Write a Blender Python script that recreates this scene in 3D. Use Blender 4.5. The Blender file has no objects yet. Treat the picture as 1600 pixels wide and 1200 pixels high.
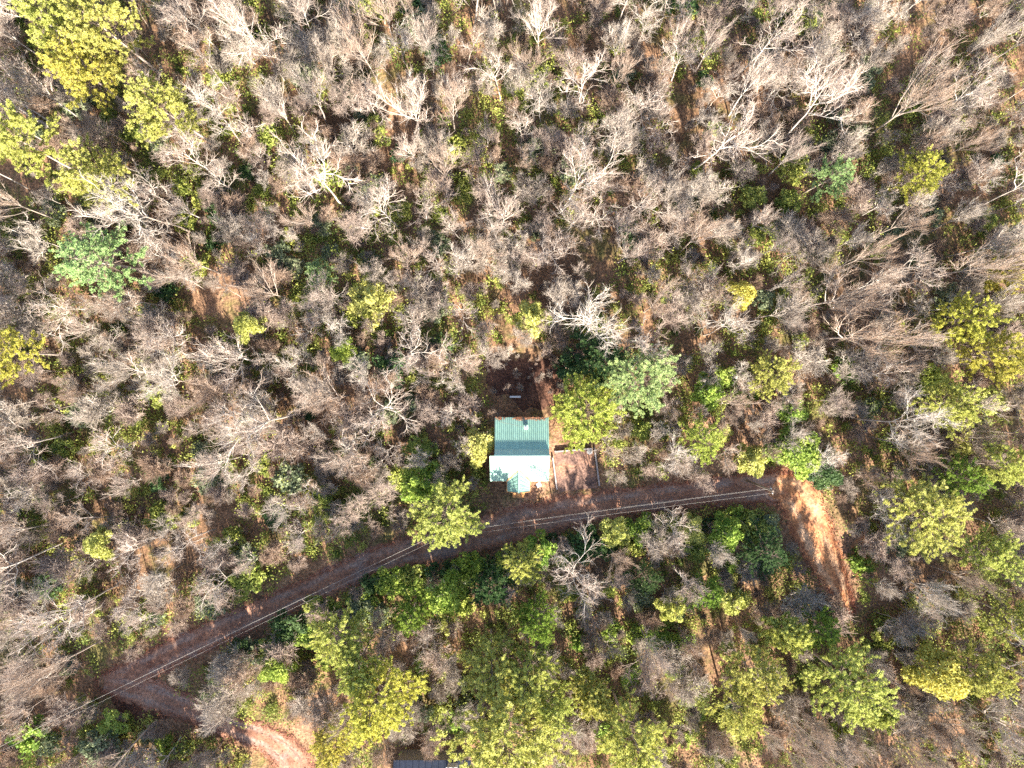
import bpy, math
import numpy as np
from mathutils import Vector

# ------------------------------------------------------------------ camera, sky, sun, exposure
S = 0.085          # metres of ground per photograph pixel (1600 px wide)
H = 92.0           # flying height
scene = bpy.context.scene
C = scene.collection
R_ = math.radians
SUN_EL, SUN_AZ = 30.0, 14.0      # degrees; azimuth east of due south (south = bottom of the picture)

cam_d = bpy.data.cameras.new('camera')
cam = bpy.data.objects.new('camera', cam_d); C.objects.link(cam)
cam.location = (0, 0, H)
cam_d.sensor_width = 36.0
cam_d.lens = 18.0 / (800 * S / H)
cam_d.clip_start, cam_d.clip_end = 0.5, 3000
scene.camera = cam

world = bpy.data.worlds.new('World'); scene.world = world
world.use_nodes = True
wn = world.node_tree.nodes
sky = wn.new('ShaderNodeTexSky'); sky.sky_type = 'NISHITA'; sky.sun_disc = False
sky.sun_elevation = R_(SUN_EL); sky.sun_rotation = R_(180 - SUN_AZ)
wn['Background'].inputs[1].default_value = 0.092
world.node_tree.links.new(sky.outputs[0], wn['Background'].inputs[0])

sun_d = bpy.data.lights.new('sun', 'SUN'); sun_d.energy = 5.0; sun_d.angle = R_(0.53)
sun_d.color = (1.0, 0.93, 0.81)
sun = bpy.data.objects.new('sun', sun_d); C.objects.link(sun)
e, a = R_(SUN_EL), R_(SUN_AZ)
to_sun = Vector((math.sin(a) * math.cos(e), -math.cos(a) * math.cos(e), math.sin(e)))
sun.rotation_euler = (-to_sun).to_track_quat('-Z', 'Y').to_euler()
sun.location = to_sun * 200

vs = scene.view_settings
vs.view_transform = 'Standard'; vs.look = 'None'; vs.gamma = 1.0; vs.exposure = 2.2
vs.use_curve_mapping = False
scene.render.engine = 'CYCLES'
scene.cycles.max_bounces = 6
scene.cycles.use_denoising = False
scene.cycles.transparent_max_bounces = 4

# ------------------------------------------------------------------ helpers
def rng(s): return np.random.default_rng(s)

def terr(x, y):
    return (0.55 * np.sin(x * 0.061 + 0.7) * np.cos(y * 0.052 - 0.4) + 0.30 * np.sin(x * 0.11 - y * 0.09 + 1.9)
            + 0.22 * np.cos(x * 0.05 + y * 0.14))

def W(px, py, h=0.0):
    """ground position (x, y, z) of the point that stands h metres above the ground at photograph pixel px, py"""
    z = h
    for _ in range(4):
        k = S * (1 - z / H)
        x, y = (px - 800) * k, -(py - 600) * k
        z = float(terr(x, y)) + h
    return x, y, z

def pix(x, y, z):
    k = S * (1 - z / H)
    return 800 + x / k, 600 - y / k

def make_mesh(name, verts, faces, mats=(), midx=None, smooth=False, attrs=None):
    """verts (N,3); faces: list of (M,k) integer arrays"""
    me = bpy.data.meshes.new(name)
    verts = np.asarray(verts, np.float32)
    me.vertices.add(len(verts)); me.vertices.foreach_set('co', verts.ravel())
    faces = [np.asarray(f, np.int32) for f in faces if len(f)]
    tot = np.concatenate([np.full(len(f), f.shape[1], np.int32) for f in faces])
    idx = np.concatenate([f.ravel() for f in faces])
    start = np.concatenate([[0], np.cumsum(tot)[:-1]]).astype(np.int32)
    me.loops.add(len(idx)); me.loops.foreach_set('vertex_index', idx)
    me.polygons.add(len(tot)); me.polygons.foreach_set('loop_start', start); me.polygons.foreach_set('loop_total', tot)
    if midx is not None: me.polygons.foreach_set('material_index', np.asarray(midx, np.int32))
    if smooth: me.polygons.foreach_set('use_smooth', np.ones(len(tot), bool))
    for m in mats: me.materials.append(m)
    for k, v in (attrs or {}).items():
        at = me.attributes.new(k, 'FLOAT', 'POINT'); at.data.foreach_set('value', np.asarray(v, np.float32))
    me.update(); me.validate()
    return me

def ob(name, me, parent=None, mats=None):
    o = bpy.data.objects.new(name, me); C.objects.link(o)
    if parent is not None: o.parent = parent
    if mats:
        for i, m in enumerate(mats):
            o.material_slots[i].link = 'OBJECT'; o.material_slots[i].material = m
    return o

def empty(name, loc=(0, 0, 0), rz=0.0, sc=(1, 1, 1)):
    o = bpy.data.objects.new(name, None); C.objects.link(o)
    o.location = loc; o.rotation_euler = (0, 0, rz); o.scale = sc; o.empty_display_size = 0.3
    return o

def tag(o, label=None, cat=None, group=None, kind=None):
    if label: o['label'] = label
    if cat: o['category'] = cat
    if group: o['group'] = group
    if kind: o['kind'] = kind
    return o

# ---- materials
def new_mat(name, rough=0.8, spec=0.2):
    m = bpy.data.materials.new(name); m.use_nodes = True
    b = m.node_tree.nodes['Principled BSDF']
    b.inputs['Roughness'].default_value = rough
    b.inputs['Specular IOR Level'].default_value = spec
    return m, m.node_tree.nodes, m.node_tree.links, b

def ramp(n, l, fac, stops):
    r = n.new('ShaderNodeValToRGB')
    el = r.color_ramp.elements
    while len(el) < len(stops): el.new(0.5)
    for e_, (p, c) in zip(el, stops): e_.position = p; e_.color = (*c, 1)
    l.new(fac, r.inputs[0]); return r.outputs[0]

def noise(n, l, scale, detail=4, rough=0.6, vec=None, dist=0.0):
    t = n.new('ShaderNodeTexNoise'); t.inputs['Scale'].default_value = scale
    t.inputs['Detail'].default_value = detail; t.inputs['Roughness'].default_value = rough
    t.inputs['Distortion'].default_value = dist
    if vec is not None: l.new(vec, t.inputs['Vector'])
    return t.outputs['Fac']

def mixc(n, l, f, a_, b_, mode='MIX'):
    m = n.new('ShaderNodeMix'); m.data_type = 'RGBA'; m.blend_type = mode
    for s, v in ((m.inputs[0], f), (m.inputs[6], a_), (m.inputs[7], b_)):
        if isinstance(v, (int, float)): s.default_value = v
        elif isinstance(v, tuple): s.default_value = (*v, 1)
        else: l.new(v, s)
    return m.outputs[2]

def coords(n, kind='Object'):
    return n.new('ShaderNodeTexCoord').outputs[kind]

def bump(n, l, b, h, strength, dist):
    u = n.new('ShaderNodeBump'); u.inputs['Strength'].default_value = strength; u.inputs['Distance'].default_value = dist
    l.new(h, u.inputs['Height']); l.new(u.outputs[0], b.inputs['Normal'])

def solid(name, col, rough=0.7, spec=0.3, var=0.25, scale=6.0, metal=0.0):
    m, n, l, b = new_mat(name, rough, spec)
    f = noise(n, l, scale, 5, 0.65, coords(n))
    d = tuple(c * (1 - var) for c in col); u = tuple(min(1, c * (1 + var)) for c in col)
    l.new(ramp(n, l, f, [(0.3, d), (0.7, u)]), b.inputs['Base Color'])
    b.inputs['Metallic'].default_value = metal
    return m

def bark(name, c0, c1, rough=0.85):
    """bark whose tone differs from tree to tree"""
    m, n, l, b = new_mat(name, rough, 0.15)
    oi = n.new('ShaderNodeObjectInfo')
    base = mixc(n, l, oi.outputs['Random'], c0, c1)
    f = noise(n, l, 3.0, 5, 0.7, coords(n))
    l.new(mixc(n, l, ramp(n, l, f, [(0.3, (0.7, 0.7, 0.7)), (0.7, (1.15, 1.12, 1.1))]), base, base, 'MIX'), b.inputs['Base Color'])
    mm = mixc(n, l, 1.0, base, ramp(n, l, f, [(0.3, (0.72, 0.70, 0.68)), (0.7, (1.0, 1.0, 1.0))]), 'MULTIPLY')
    l.new(mm, b.inputs['Base Color'])
    return m

def leaf(name, c0, c1, trans=0.35, rough=0.6):
    """foliage: colour differs leaf by leaf ('tone' attribute) and a little from plant to plant"""
    m, n, l, b = new_mat(name, rough, 0.25)
    at = n.new('ShaderNodeAttribute'); at.attribute_name = 'tone'
    col = mixc(n, l, at.outputs['Fac'], c0, c1)
    oi = n.new('ShaderNodeObjectInfo')
    hs = n.new('ShaderNodeHueSaturation')
    mr = n.new('ShaderNodeMapRange'); mr.inputs[3].default_value = 0.487; mr.inputs[4].default_value = 0.513
    l.new(oi.outputs['Random'], mr.inputs[0]); l.new(mr.outputs[0], hs.inputs['Hue']); l.new(col, hs.inputs['Color'])
    l.new(hs.outputs[0], b.inputs['Base Color'])
    t = n.new('ShaderNodeBsdfTranslucent'); l.new(hs.outputs[0], t.inputs['Color'])
    mx = n.new('ShaderNodeMixShader'); mx.inputs[0].default_value = trans
    l.new(b.outputs[0], mx.inputs[1]); l.new(t.outputs[0], mx.inputs[2])
    l.new(mx.outputs[0], n['Material Output'].inputs['Surface'])
    return m

def soil(name, stops, scale, fine, fine_amt, bump_s=0.6, bump_d=0.08, patches=(), wheel=None):
    m, n, l, b = new_mat(name, 0.95, 0.05)
    co = coords(n)
    col = ramp(n, l, noise(n, l, scale, 8, 0.68, co, 0.6), stops)
    for sc_, lo, hi, c in patches:
        f = ramp(n, l, noise(n, l, sc_, 6, 0.65, co, 0.8), [(lo, (0, 0, 0)), (hi, (1, 1, 1))])
        col = mixc(n, l, f, col, c)
    if wheel:
        at = n.new('ShaderNodeAttribute'); at.attribute_name = 'across'
        mth = n.new('ShaderNodeMath'); mth.operation = 'ADD'; l.new(at.outputs['Fac'], mth.inputs[0])
        ns = n.new('ShaderNodeMath'); ns.operation = 'MULTIPLY_ADD'; ns.inputs[1].default_value = .5; ns.inputs[2].default_value = -.25
        l.new(noise(n, l, .5, 4, .6, co), ns.inputs[0]); l.new(ns.outputs[0], mth.inputs[1])
        ab = n.new('ShaderNodeMath'); ab.operation = 'ABSOLUTE'; l.new(mth.outputs[0], ab.inputs[0])
        w = ramp(n, l, ab.outputs[0], [(.18, (0, 0, 0)), (.36, (1, 1, 1)), (.52, (1, 1, 1)), (.72, (0, 0, 0))])
        g2 = ramp(n, l, noise(n, l, .35, 5, .65, co), [(.35, (0, 0, 0)), (.6, (1, 1, 1))])
        col = mixc(n, l, mixc(n, l, 1.0, w, g2, 'MULTIPLY'), col, wheel)
    fn = noise(n, l, fine, 4, 0.75, co)
    col = mixc(n, l, fine_amt, col, ramp(n, l, fn, [(0.32, (0.25, 0.22, 0.22)), (0.5, (0.8, 0.78, 0.76)), (0.68, (1.7, 1.55, 1.4))]), 'MULTIPLY')
    l.new(col, b.inputs['Base Color'])
    bump(n, l, b, fn, bump_s, bump_d)
    return m

M = {}
M['litter'] = soil('leaf_litter', [(0.30, (0.11, 0.07, 0.045)), (0.48, (0.23, 0.14, 0.085)), (0.62, (0.36, 0.215, 0.13)), (0.78, (0.50, 0.34, 0.22))],
                   0.11, 3.2, 0.9, 0.9, 0.12, patches=[(0.05, 0.52, 0.66, (0.38, 0.23, 0.15)), (0.16, 0.52, 0.64, (0.17, 0.15, 0.06))])
M['road'] = soil('road_dirt', [(0.30, (0.17, 0.085, 0.06)), (0.5, (0.31, 0.165, 0.11)), (0.68, (0.43, 0.25, 0.17))],
                 0.22, 2.6, 0.6, 0.5, 0.05, patches=[(0.13, 0.54, 0.64, (0.25, 0.175, 0.15))], wheel=(0.32, 0.23, 0.19))
M['track'] = soil('track_sand', [(0.30, (0.28, 0.115, 0.055)), (0.5, (0.47, 0.225, 0.11)), (0.68, (0.60, 0.35, 0.19))],
                  0.28, 2.4, 0.7, 0.7, 0.08, patches=[(.4, .52, .66, (.30, .14, .08))], wheel=(0.62, 0.40, 0.25))
M['gravel'] = soil('pad_gravel', [(0.35, (0.12, 0.08, 0.07)), (0.5, (0.24, 0.15, 0.12)), (0.66, (0.40, 0.22, 0.14))], 0.35, 4.0, 0.8, 0.7, 0.05)
M['bark_pale'] = bark('bark_pale', (0.66, 0.59, 0.52), (0.44, 0.38, 0.33))
M['bark_tan'] = bark('bark_tan', (0.46, 0.37, 0.30), (0.36, 0.30, 0.26))
M['twig_pink'] = bark('twig_pink', (0.50, 0.39, 0.32), (0.38, 0.295, 0.245))
M['twig_brown'] = bark('twig_brown', (0.32, 0.22, 0.16), (0.44, 0.32, 0.24))
M['twig_grey'] = bark('twig_grey', (0.50, 0.43, 0.36), (0.36, 0.30, 0.25))
M['bark_dark'] = bark('bark_dark', (0.14, 0.10, 0.08), (0.20, 0.15, 0.12))
M['leaf_Y'] = leaf('needles_yellow_green', (0.29, 0.31, 0.06), (0.70, 0.69, 0.21))
M['leaf_O'] = leaf('needles_golden', (0.32, 0.30, 0.05), (0.73, 0.66, 0.16))
M['leaf_G'] = leaf('leaves_green', (0.13, 0.22, 0.03), (0.40, 0.49, 0.09))
M['leaf_B'] = leaf('needles_blue_green', (0.22, 0.33, 0.12), (0.52, 0.62, 0.27))
M['leaf_D'] = leaf('leaves_dark_green', (0.03, 0.075, 0.025), (0.11, 0.18, 0.055))
M['leaf_U'] = leaf('understorey_leaves', (0.08, 0.125, 0.02), (0.50, 0.52, 0.12))
M['leaf_S'] = leaf('grey_green_leaves', (0.13, 0.17, 0.09), (0.34, 0.36, 0.20))
M['leaf_V'] = leaf('needles_fresh_green', (0.24, 0.31, 0.045), (0.60, 0.66, 0.16))
M['leaf_R'] = leaf('leaves_russet', (0.20, 0.07, 0.04), (0.45, 0.19, 0.11))

# ------------------------------------------------------------------ ground, road, track, pad (structure)
def axis(lim, fine, far):
    a_ = np.arange(-lim, lim + 0.01, fine); b_ = np.geomspace(lim + 4, far, 12)
    return np.concatenate([-b_[::-1], a_, b_])
gx, gy = axis(92, 1.0, 900), axis(76, 1.0, 900)
X, Y = np.meshgrid(gx, gy); Z = terr(X, Y)
nx, ny = len(gx), len(gy)
i = np.arange(ny - 1)[:, None] * nx + np.arange(nx - 1)[None]; i = i.ravel()
ground = ob('ground', make_mesh('ground', np.stack([X.ravel(), Y.ravel(), Z.ravel()], 1), [np.stack([i, i + 1, i + nx + 1, i + nx], 1)], [M['litter']], smooth=True))
tag(ground, 'rust brown leaf litter covering the forest floor', kind='structure')

def catmull(pts, per=10):
    P = np.array(pts, float); P = np.vstack([2 * P[0] - P[1], P, 2 * P[-1] - P[-2]]); out = []
    for k in range(1, len(P) - 2):
        for t in np.linspace(0, 1, per, endpoint=False):
            p0, p1, p2, p3 = P[k - 1:k + 3]
            out.append(0.5 * (2 * p1 + (p2 - p0) * t + (2 * p0 - 5 * p1 + 4 * p2 - p3) * t * t + (3 * p1 - p0 - 3 * p2 + p3) * t ** 3))
    out.append(P[-2]); return np.array(out)

ROADS = {
 'dirt_road': [(164, 1066, 30), (208, 1052, 46), (290, 1010, 44), (400, 960, 40), (500, 915, 42), (600, 873, 46), (700, 848, 54), (800, 822, 58),
               (900, 797, 52), (1000, 781, 44), (1100, 769, 44), (1180, 763, 52), (1225, 762, 54)],
 'lower_road': [(164, 1066, 34), (225, 1082, 48), (290, 1104, 42), (360, 1134, 38), (425, 1160, 46), (458, 1192, 56), (475, 1250, 60)],
 'sandy_track': [(1210, 754, 40), (1246, 778, 66), (1270, 830, 62), (1294, 885, 50), (1314, 925, 32), (1330, 955, 12)],
}
road_pts = []
def strip(name, pts, mat, lift, seed, label):
    c = catmull(pts, 12); g = rng(seed)
    xy = np.array([W(p[0], p[1])[:2] for p in c]); wd = c[:, 2] * S
    for q, w_ in zip(xy, wd): road_pts.append((q[0], q[1], w_ / 2))
    t = np.gradient(xy, axis=0); t /= np.linalg.norm(t, axis=1)[:, None]; nr = np.stack([-t[:, 1], t[:, 0]], 1)
    K = 25; u = np.linspace(-1, 1, K); n_ = len(xy); s = np.arange(n_)
    wl = 1 + 0.10 * np.sin(s * 0.9 + g.random() * 6) + 0.07 * np.sin(s * 2.3 + 1) + g.normal(0, 0.04, n_)
    wr = 1 + 0.10 * np.sin(s * 0.7 + g.random() * 6) + 0.07 * np.sin(s * 2.9 + 2) + g.normal(0, 0.04, n_)
    V, U = [], []
    for k in range(n_):
        for uu in u:
            w_ = wd[k] / 2 * (wl[k] if uu < 0 else wr[k]); p = xy[k] + nr[k] * uu * w_
            U.append(uu); rut = -0.05 * math.exp(-((abs(uu) - 0.45) / 0.16) ** 2)
            V.append((p[0], p[1], float(terr(p[0], p[1])) + lift + rut * 0.6 + (0.06 if abs(uu) < 0.99 else -0.02)))
    b_ = (np.arange(n_ - 1)[:, None] * K + np.arange(K - 1)[None]).ravel()
    o = ob(name, make_mesh(name, V, [np.stack([b_, b_ + K, b_ + K + 1, b_ + 1], 1)], [mat], smooth=True, attrs={'across': U}))
    return tag(o, label, kind='structure')
strip('dirt_road', ROADS['dirt_road'], M['road'], 0.0, 1, 'reddish dirt road curving past the cabin')
strip('lower_road', ROADS['lower_road'], M['road'], 0.06, 2, 'lower leg of the dirt road after the hairpin bend')
strip('sandy_track', ROADS['sandy_track'], M['track'], 0.024, 3, 'sunlit sandy track leading off the road')
road_arr = np.array(road_pts)

def patch(name, px, py, rx, ry, mat, lift, seed, label):
    g = rng(seed); x0, y0, _ = W(px, py); V = [(x0, y0, float(terr(x0, y0)) + lift)]; n_, K = 48, 4
    ph = g.random(4) * 6
    for k in range(1, K + 1):
        for j in range(n_):
            th = 2 * math.pi * j / n_
            r = (1 + 0.16 * math.sin(2 * th + ph[0]) + 0.13 * math.sin(3 * th + ph[1]) + 0.08 * math.sin(7 * th + ph[2]) + 0.05 * math.sin(13 * th + ph[3]) + g.normal(0, .07)) * k / K
            x, y = x0 + rx * S * r * math.cos(th), y0 + ry * S * r * math.sin(th)
            V.append((x, y, float(terr(x, y)) + lift - (0.15 if k == K else 0)))
    F3 = [(0, 1 + j, 1 + (j + 1) % n_) for j in range(n_)]
    F4 = [(1 + k * n_ + j, 1 + (k + 1) * n_ + j, 1 + (k + 1) * n_ + (j + 1) % n_, 1 + k * n_ + (j + 1) % n_) for k in range(K - 1) for j in range(n_)]
    return tag(ob(name, make_mesh(name, V, [np.array(F3), np.array(F4)], [mat], smooth=True)), label, kind='structure')
patch('bare_soil', 1350, 868, 28, 40, M['track'], 0.05, 5, 'bare sandy soil beside the track')
patch('bare_soil', 448, 1172, 32, 26, M['gravel'], 0.095, 6, 'pale trampled earth by the lower house')

M['yard'] = soil('dark_litter_yard_shade', [(0.30, (0.045, 0.025, 0.022)), (0.5, (0.11, 0.06, 0.045)), (0.7, (0.20, 0.105, 0.07))], 0.3, 3.5, .9, .8, .1)  # dark leaf litter; for the yard this colour includes its shade
patch('yard', 826, 596, 68, 54, M['yard'], .045, 8, 'leaf-strewn yard behind the cabin, dark with painted shade')
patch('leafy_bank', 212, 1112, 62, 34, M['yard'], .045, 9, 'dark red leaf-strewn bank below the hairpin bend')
# gravel parking pad beside the cabin
pad_q = [W(*p)[:2] for p in ((866, 707), (926, 701), (934, 762), (872, 768))]
def bil(u, v):
    a_, b_, c_, d_ = [np.array(q) for q in pad_q]
    return (1 - v) * ((1 - u) * a_ + u * b_) + v * ((1 - u) * d_ + u * c_)
V = []
for iv in range(9):
    for iu in range(9):
        p = bil(iu / 8, iv / 8); V.append((p[0], p[1], float(terr(*p)) + 0.09))
b_ = (np.arange(8)[:, None] * 9 + np.arange(8)[None]).ravel()
tag(ob('gravel_pad', make_mesh('gravel_pad', V, [np.stack([b_, b_ + 9, b_ + 10, b_ + 1], 1)], [M['gravel']])), 'brown gravel parking pad beside the cabin', kind='structure')

# ------------------------------------------------------------------ box builder for made things
class MB:
    def __init__(s): s.v = []; s.f = []; s.m = []
    def hexa(s, c8, mi=0):
        o = len(s.v); s.v += [tuple(c) for c in c8]
        s.f += [(o, o + 3, o + 2, o + 1), (o + 4, o + 5, o + 6, o + 7), (o, o + 1, o + 5, o + 4), (o + 1, o + 2, o + 6, o + 5), (o + 2, o + 3, o + 7, o + 6), (o + 3, o, o + 4, o + 7)]
        s.m += [mi] * 6; return s
    def box(s, x0, x1, y0, y1, z0, z1, mi=0):
        return s.hexa([(x0, y0, z0), (x1, y0, z0), (x1, y1, z0), (x0, y1, z0), (x0, y0, z1), (x1, y0, z1), (x1, y1, z1), (x0, y1, z1)], mi)
    def bar(s, p, q, w, h, mi=0):
        p, q = Vector(p), Vector(q); d = (q - p).normalized(); side = d.cross(Vector((0, 0, 1)))
        if side.length < 1e-3: side = Vector((1, 0, 0))
        side = side.normalized() * w / 2; up = side.cross(d).normalized() * h / 2
        return s.hexa([p - side - up, p + side - up, q + side - up, q - side - up, p - side + up, p + side + up, q + side + up, q - side + up], mi)
    def tube(s, pts, rad, k=8, mi=0, cap=True):
        pts = [Vector(p) for p in pts]; o = len(s.v)
        for j, p in enumerate(pts):
            d = (pts[min(j + 1, len(pts) - 1)] - pts[max(j - 1, 0)]).normalized()
            a_ = d.cross(Vector((0.31, 0.2, 0.93))); a_ = (a_ if a_.length > 0.05 else d.cross(Vector((1, 0, 0)))).normalized(); b2 = d.cross(a_)
            r = rad[j] if hasattr(rad, '__len__') else rad
            for t in range(k):
                th = 2 * math.pi * t / k; s.v.append(tuple(p + a_ * r * math.cos(th) + b2 * r * math.sin(th)))
        for j in range(len(pts) - 1):
            for t in range(k):
                s.f.append((o + j * k + t, o + j * k + (t + 1) % k, o + (j + 1) * k + (t + 1) % k, o + (j + 1) * k + t)); s.m.append(mi)
        if cap:
            s.f.append(tuple(o + t for t in range(k))[::-1]); s.m.append(mi)
            e0 = o + (len(pts) - 1) * k; s.f.append(tuple(e0 + t for t in range(k))); s.m.append(mi)
        return s
    def mesh(s, name, mats):
        me = bpy.data.meshes.new(name); me.from_pydata(s.v, [], s.f)
        for m in (mats if isinstance(mats, (list, tuple)) else [mats]): me.materials.append(m)
        me.polygons.foreach_set('material_index', s.m); me.update(); return me
    def build(s, name, mats, parent=None): return ob(name, s.mesh(name, mats), parent)

# ------------------------------------------------------------------ the cabin
def roof_metal(name, col, rough):
    m, n, l, b = new_mat(name, rough, 0.5)
    f = noise(n, l, 1.1, 6, 0.7, coords(n, 'Object'))
    c = ramp(n, l, f, [(0.3, tuple(x * 0.8 for x in col)), (0.7, tuple(min(1, x * 1.15) for x in col))])
    oi = n.new('ShaderNodeObjectInfo')
    c = mixc(n, l, 1.0, c, ramp(n, l, oi.outputs['Random'], [(0.0, (0.82, 0.84, 0.84)), (1.0, (1.0, 1.0, 1.0))]), 'MULTIPLY')
    st = ramp(n, l, noise(n, l, 2.6, 6, 0.75, coords(n, 'Object'), 1.0), [(0.60, (0, 0, 0)), (0.72, (1, 1, 1))])
    c = mixc(n, l, st, c, tuple(x * .7 + .08 * k for x, k in zip(col, (1.3, .8, .5))))
    l.new(c, b.inputs['Base Color']); b.inputs['Metallic'].default_value = 0.0
    b.inputs['Coat Weight'].default_value = 0.35; b.inputs['Coat Roughness'].default_value = 0.3
    return m
M['roof'] = roof_metal('green_roof_metal', (0.27, 0.44, 0.35), 0.36)
M['wood'] = solid('porch_wood', (0.50, 0.25, 0.10), 0.7, 0.2, 0.35, 4)
M['log'] = solid('cabin_siding', (0.30, 0.17, 0.09), 0.7, 0.2, 0.3, 5)
M['white'] = solid('white_metal', (0.75, 0.75, 0.74), 0.4, 0.5, 0.08)
M['glass'] = solid('window_glass', (0.03, 0.04, 0.05), 0.08, 0.6, 0.1)
M['timber'] = solid('weathered_timber', (0.34, 0.30, 0.29), 0.85, 0.1, 0.3, 3)
M['concrete'] = solid('concrete', (0.42, 0.40, 0.38), 0.85, 0.1, 0.2, 3)
M['slate'] = solid('dark_roof', (0.05, 0.06, 0.09), 0.55, 0.3, 0.25, 3)

CZ = float(terr(1.2, -9.5)) + 1.3          # cabin base level, raised off the ground to lengthen the cast shadow
def k_at(z): return S * (1 - (z + CZ) / H)
def cx(px, z): return (px - 800) * k_at(z)
def cy(py, z): return -(py - 600) * k_at(z)
ZE, ZB, ZR, ZP = 4.0, 5.28, 5.95, 3.75                   # back eave, break, ridge, porch eave
YE, YB, YR, YP = cy(652, ZE), cy(702, ZB), cy(712.5, ZR), cy(752, ZP)
XL, XR = cx(773, 5), cx(858, 5)
PXL, PXR = cx(766, 3.5), cx(857.5, 3.5)
cabin = empty('cabin', (0, 0, CZ)); tag(cabin, 'small cabin with green metal roof and white sunlit porch roof', 'cabin')

def panel_mesh(w, run, drop, ribs):
    """one roof sheet, from its top edge (y=0,z=0) down to y=-run, z=-drop, with raised ribs"""
    m = MB(); nrm = Vector((0, drop, run)).normalized(); t = 0.02
    g = 0.004
    m.hexa([(g, 0, -t), (w - g, 0, -t), (w - g, -run, -drop - t), (g, -run, -drop - t), (g, 0, 0), (w - g, 0, 0), (w - g, -run, -drop), (g, -run, -drop)])
    for r in range(ribs):
        xc = w * (r + 0.5) / ribs; h = 0.065; bw = 0.055; tw = 0.025; e1 = nrm * h
        m.hexa([(xc - bw, 0, 0.001), (xc + bw, 0, 0.001), (xc + bw, -run, -drop + 0.001), (xc - bw, -run, -drop + 0.001),
                (xc - tw, e1.y, e1.z), (xc + tw, e1.y, e1.z), (xc + tw, -run + e1.y, -drop + e1.z), (xc - tw, -run + e1.y, -drop + e1.z)])
    return m.mesh('roof_panel', M['roof'])
def slope(parent, x0, x1, y_top, z_top, y_bot, z_bot, n_, ribs=3):
    run = abs(y_bot - y_top); w = (x1 - x0) / n_; me = panel_mesh(w, run, z_top - z_bot, ribs)
    for j in range(n_):
        o = ob('roof_panel', me, parent); o.location = (x0 + j * w, y_top, z_top)
        if y_bot > y_top: o.rotation_euler = (0, 0, math.pi); o.location = (x0 + (j + 1) * w, y_top, z_top)
back = empty('back_roof'); back.parent = cabin; back['label'] = 'light green ribbed metal back slope'
slope(back, XL, XR, YB, ZB, YE, ZE, 9)
front = empty('upper_back_roof'); front.parent = cabin; front['label'] = 'narrow dark teal steep slope behind the ridge'
slope(front, XL, XR, YR, ZR, YB + .02, ZB + .03, 9)
porch = empty('porch_roof'); porch.parent = cabin; porch['label'] = 'white gleaming front slope'
slope(porch, PXL, PXR, YR - .01, ZR, YP, ZP, 9)
m = MB()
m.hexa([(XL - .05, YR, ZR + .03), (XR + .05, YR, ZR + .03), (XR + .05, YR + .18, ZR - .10), (XL - .05, YR + .18, ZR - .10),
        (XL - .05, YR, ZR + .075), (XR + .05, YR, ZR + .075), (XR + .05, YR + .2, ZR - .05), (XL - .05, YR + .2, ZR - .05)])
m.hexa([(XL - .05, YR, ZR + .03), (XL - .05, YR - .18, ZR - .07), (XR + .05, YR - .18, ZR - .07), (XR + .05, YR, ZR + .03),
        (XL - .05, YR, ZR + .074), (XL - .05, YR - .2, ZR - .03), (XR + .05, YR - .2, ZR - .03), (XR + .05, YR, ZR + .074)])
m.build('ridge_cap', M['roof'], cabin)
# walls under the eaves
YW0, YW1 = YE - 0.45, YR - 0.9
m = MB()
for (x0, x1, y0, y1) in ((XL + .35, XR - .35, YW0 - .18, YW0), (XL + .35, XR - .35, YW1, YW1 + .18), (XL + .35, XL + .53, YW1 + .18, YW0 - .18), (XR - .53, XR - .35, YW1 + .18, YW0 - .18)):
    m.box(x0, x1, y0, y1, -2.0, ZE - 0.02 if y1 - y0 < 1 else ZE - 0.1)
wall = m.build('wall', M['log'], cabin)
for xg in (XL + .35, XR - .53):
    g_ = MB(); z0 = ZE - 0.1
    o_ = len(g_.v); pr = [(YW0 - .18, z0), (YW1 + .18, z0), (YW1 + .18, ZR - .62), (YR, ZR - .12), (YB, ZB - .08), (YW0 - .18, ZE + .06)]
    g_.v += [(xg, y, z) for y, z in pr] + [(xg + .18, y, z) for y, z in pr]
    g_.f += [tuple(range(6)), tuple(range(11, 5, -1))] + [(j, j + 6, (j + 1) % 6 + 6, (j + 1) % 6) for j in range(6)]; g_.m += [0] * 8
    g_.build('gable_wall', M['log'], cabin)
for wx in (-1.6, 1.4):
    w_ = empty('window'); w_.parent = cabin
    MB().box((XL + XR) / 2 + wx - .5, (XL + XR) / 2 + wx + .5, YW0 + .004, YW0 + .04, 1.2, 2.4).build('pane', M['glass'], w_)
    f_ = MB(); xc = (XL + XR) / 2 + wx
    f_.box(xc - .6, xc - .5, YW0 + .002, YW0 + .06, 1.1, 2.5); f_.box(xc + .5, xc + .6, YW0 + .002, YW0 + .06, 1.1, 2.5)
    f_.box(xc - .5, xc + .5, YW0 + .002, YW0 + .06, 1.1, 1.2); f_.box(xc - .5, xc + .5, YW0 + .002, YW0 + .06, 2.4, 2.5)
    f_.build('window_frame', M['white'], w_)
d_ = MB().box(-0.2 + XL + 3.2, 0.75 + XL + 3.2, YW1 - .05, YW1 - .003, 0.35, 2.35).build('door', M['wood'], cabin)
MB().tube([(XL + 3.85, YW1 - .05, 1.3), (XL + 3.85, YW1 - .12, 1.3)], .03).build('handle', M['white'], d_)
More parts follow.
